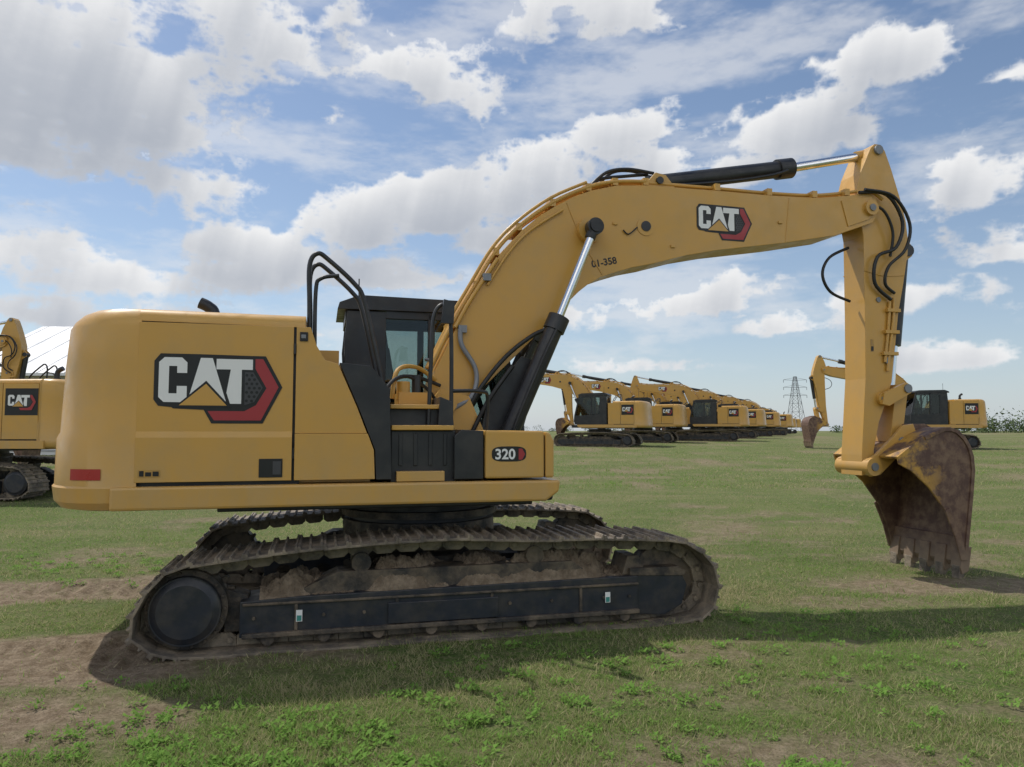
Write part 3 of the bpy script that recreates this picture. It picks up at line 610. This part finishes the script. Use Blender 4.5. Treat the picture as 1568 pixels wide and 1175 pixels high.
def mound(mb):
    nx_,ny_=260,34;V=[]
    for j in range(ny_):
        for i_ in range(nx_):
            V.append((-1.38+2.95*i_/(nx_-1),-1.405+.40*j/(ny_-1)))
    A=np.array(V);lump=fbm(A[:,0]*2.6,A[:,1]*2.2,3.1,4,.55);fine_=fbm(A[:,0]*11,A[:,1]*11,5.1,6,.68)
    clod=1-np.abs(2*fbm(A[:,0]*22,A[:,1]*22,8.1,3,.6)-1)
    edge=np.clip((A[:,1]+1.405)/.14,0,1)*np.clip((-1.0-A[:,1])/.05,0,1)
    z=.35+(.18*ss(.30,.70,lump)+.16*(fine_-.3)+.05*clod)*edge**.7
    mb.add([(a[0]+.02*float(c),a[1],float(b)) for a,b,c in zip(V,z,fine_)],[[j*nx_+i_,j*nx_+i_+1,(j+1)*nx_+i_+1,(j+1)*nx_+i_] for j in range(ny_-1) for i_ in range(nx_-1)],'D',False)
part('mud_on_track_frame',0,mound)
def text(body,size,loc,mat,name,space=1):
    c=bpy.data.curves.new(name,'FONT');c.body=body;c.size=size;c.offset=size*.025;c.space_character=space;c.materials.append(M[mat])
    o=link(bpy.data.objects.new(name,c));o.parent=ex;o.location=loc;o.rotation_euler=(R(90),0,0);return o
text('320',.115,(.425,-1.4055,1.392),'W','model_number')
text('01-358',.10,(1.72,-.2225,3.29),'B','unit_number').rotation_euler=(R(90),R(-12),0)
# ---------- parked excavators
mb=MB()
for f in (lambda m:tracks(m,-1.19),lambda m:tracks(m,1.19),lambda m:undercarriage(m,-1.19,-1),lambda m:undercarriage(m,1.19,1),carbody,counterweight,lid,platform,housing,steps,toolbox,engine_bits,rails,cab,boom,pipes,boomcyl,stickcyl,stick,bucket): f(mb)
logo(mb,-1.60,2.20,.0032,1.389,1);logo(mb,-2.12,2.19,.0046,-1.3715);logo(mb,3.52,4.05,.0034,.221,1);logo(mb,2.92,4.05,.0034,-.221)
mb.box(-2.9,-2.885,-.55,.55,1.75,2.2,'B')
bgo=mb.finish('excavator.001');bm_=bgo.data
def place(o,x,y,h):
    o.location=(x,y,float(height(np.array([x]),np.array([y]))[0])+.01);o.rotation_euler=(0,0,R(h))
place(bgo,5.1,43,160)
row=[(5.1+3.9*i,43+8.0*i,160+((i*37)%5-2)) for i in range(1,12)]
row+=[(21.8,39.5,178),(-12.3,17,181),(-21.8,24,4),(19.5,66,158),(25.5,79,161),(31,90,157),(14.5,55,163)]
for x,y,h in row:
    o=link(bpy.data.objects.new('excavator',bm_));place(o,x,y,h)
# ---------- white warehouse at far left
mb=MB()
x0,x1=-24.0,-12.5;gz=.45
mb.prism([(32,gz),(44,gz),(44,4.2),(38,6.9),(32,4.2)],x0,x1,'P','x')
for s_ in (0,1):
    ya,yb=(31.6,38) if s_==0 else (44.4,38);za=4.1
    mb.add([(x0-.3,ya,za),(x1+.3,ya,za),(x1+.3,yb,7.0),(x0-.3,yb,7.0),(x0-.3,ya,za-.12),(x1+.3,ya,za-.12),(x1+.3,yb,6.88),(x0-.3,yb,6.88)],[[0,1,2,3],[4,5,6,7],[0,1,5,4],[0,3,7,4],[1,2,6,5],[2,3,7,6]],'T')
    k=int((x1-x0)/1.2)
    for i_ in range(k):
        x=x0+i_*1.2
        mb.add([(x,ya,za+.005),(x+.05,ya,za+.005),(x+.05,yb,7.005),(x,yb,7.005),(x+.01,ya,za+.025),(x+.04,ya,za+.025),(x+.04,yb,7.025),(x+.01,yb,7.025)],[[0,1,5,4],[1,2,6,5],[2,3,7,6],[3,0,4,7],[4,5,6,7]],'T')
for x in (-22,-17):
    mb.box(x,x+3,31.93,32.0,gz,3.4,'T')
    for z in np.arange(gz+.3,3.3,.35): mb.box(x,x+3,31.90,31.93,z,z+.03,'G')
mb.finish('metal_warehouse')
# ---------- transmission tower
mb=MB();tx,ty=88.2,230;b0=1.0;H_=17.5
def leg(z): return 2.2*(1-z/H_)+.35
cs=[(-1,-1),(1,-1),(1,1),(-1,1)];lv=[0,3.5,6.5,9.2,11.5,13.5,15.5,17.5]
for za,zb in zip(lv,lv[1:]):
    for k in range(4):
        a,b=cs[k],cs[(k+1)%4];la,lb=leg(za),leg(zb)
        A=(tx+a[0]*la,ty+a[1]*la,b0+za);A2=(tx+a[0]*lb,ty+a[1]*lb,b0+zb);Bp=(tx+b[0]*la,ty+b[1]*la,b0+za);B2=(tx+b[0]*lb,ty+b[1]*lb,b0+zb)
        mb.cyl(A,A2,.08,'G',5);mb.cyl(A,B2,.045,'G',4);mb.cyl(Bp,A2,.045,'G',4);mb.cyl(A2,B2,.045,'G',4)
for z in (11.5,14,16.3):
    for s_ in (-1,1):
        mb.cyl((tx,ty,b0+z),(tx+s_*3.6,ty,b0+z+.2),.07,'G',4);mb.cyl((tx,ty,b0+z+.9),(tx+s_*3.6,ty,b0+z+.2),.05,'G',4);mb.cyl((tx+s_*3.6,ty,b0+z+.2),(tx+s_*3.6,ty,b0+z-.7),.08,'G',5)
mb.finish('transmission_tower')
# ---------- distant tree line
V=[];F=[]
for (xa,xb,yd,hh,den) in ((100,240,165,6.0,1.2),(-230,-60,180,4.0,2.6),(-60,95,420,3.8,2.4),(80,105,175,2.8,1.8)):
    nc=int((xb-xa)/den)
    for c_ in range(nc):
        cx=xa+(xb-xa)*rng.random();cy=yd+rng.random()*14;r=hh*(.25+.5*rng.random()**1.5);zc=1.1+r*.6
        for l in range(150):
            u=rng.normal(size=3);u/=np.linalg.norm(u);p=np.array([cx,cy,zc])+u*r*np.array([1.3,1,.85])*(.55+.5*rng.random())
            if p[2]<1.0: continue
            a=rng.normal(size=3)*.28;b=rng.normal(size=3)*.28;k=len(V);V+=[tuple(p),tuple(p+a),tuple(p+b)];F.append((k,k+1,k+2))
tm=bpy.data.meshes.new('tree_line');tm.from_pydata(V,[],F);tl=link(bpy.data.objects.new('tree_line',tm))
m=paint('V','tree_foliage',(.055,.09,.03),.9,dust=(.11,.14,.05),df_=1,sc=.5);tm.materials.append(m)
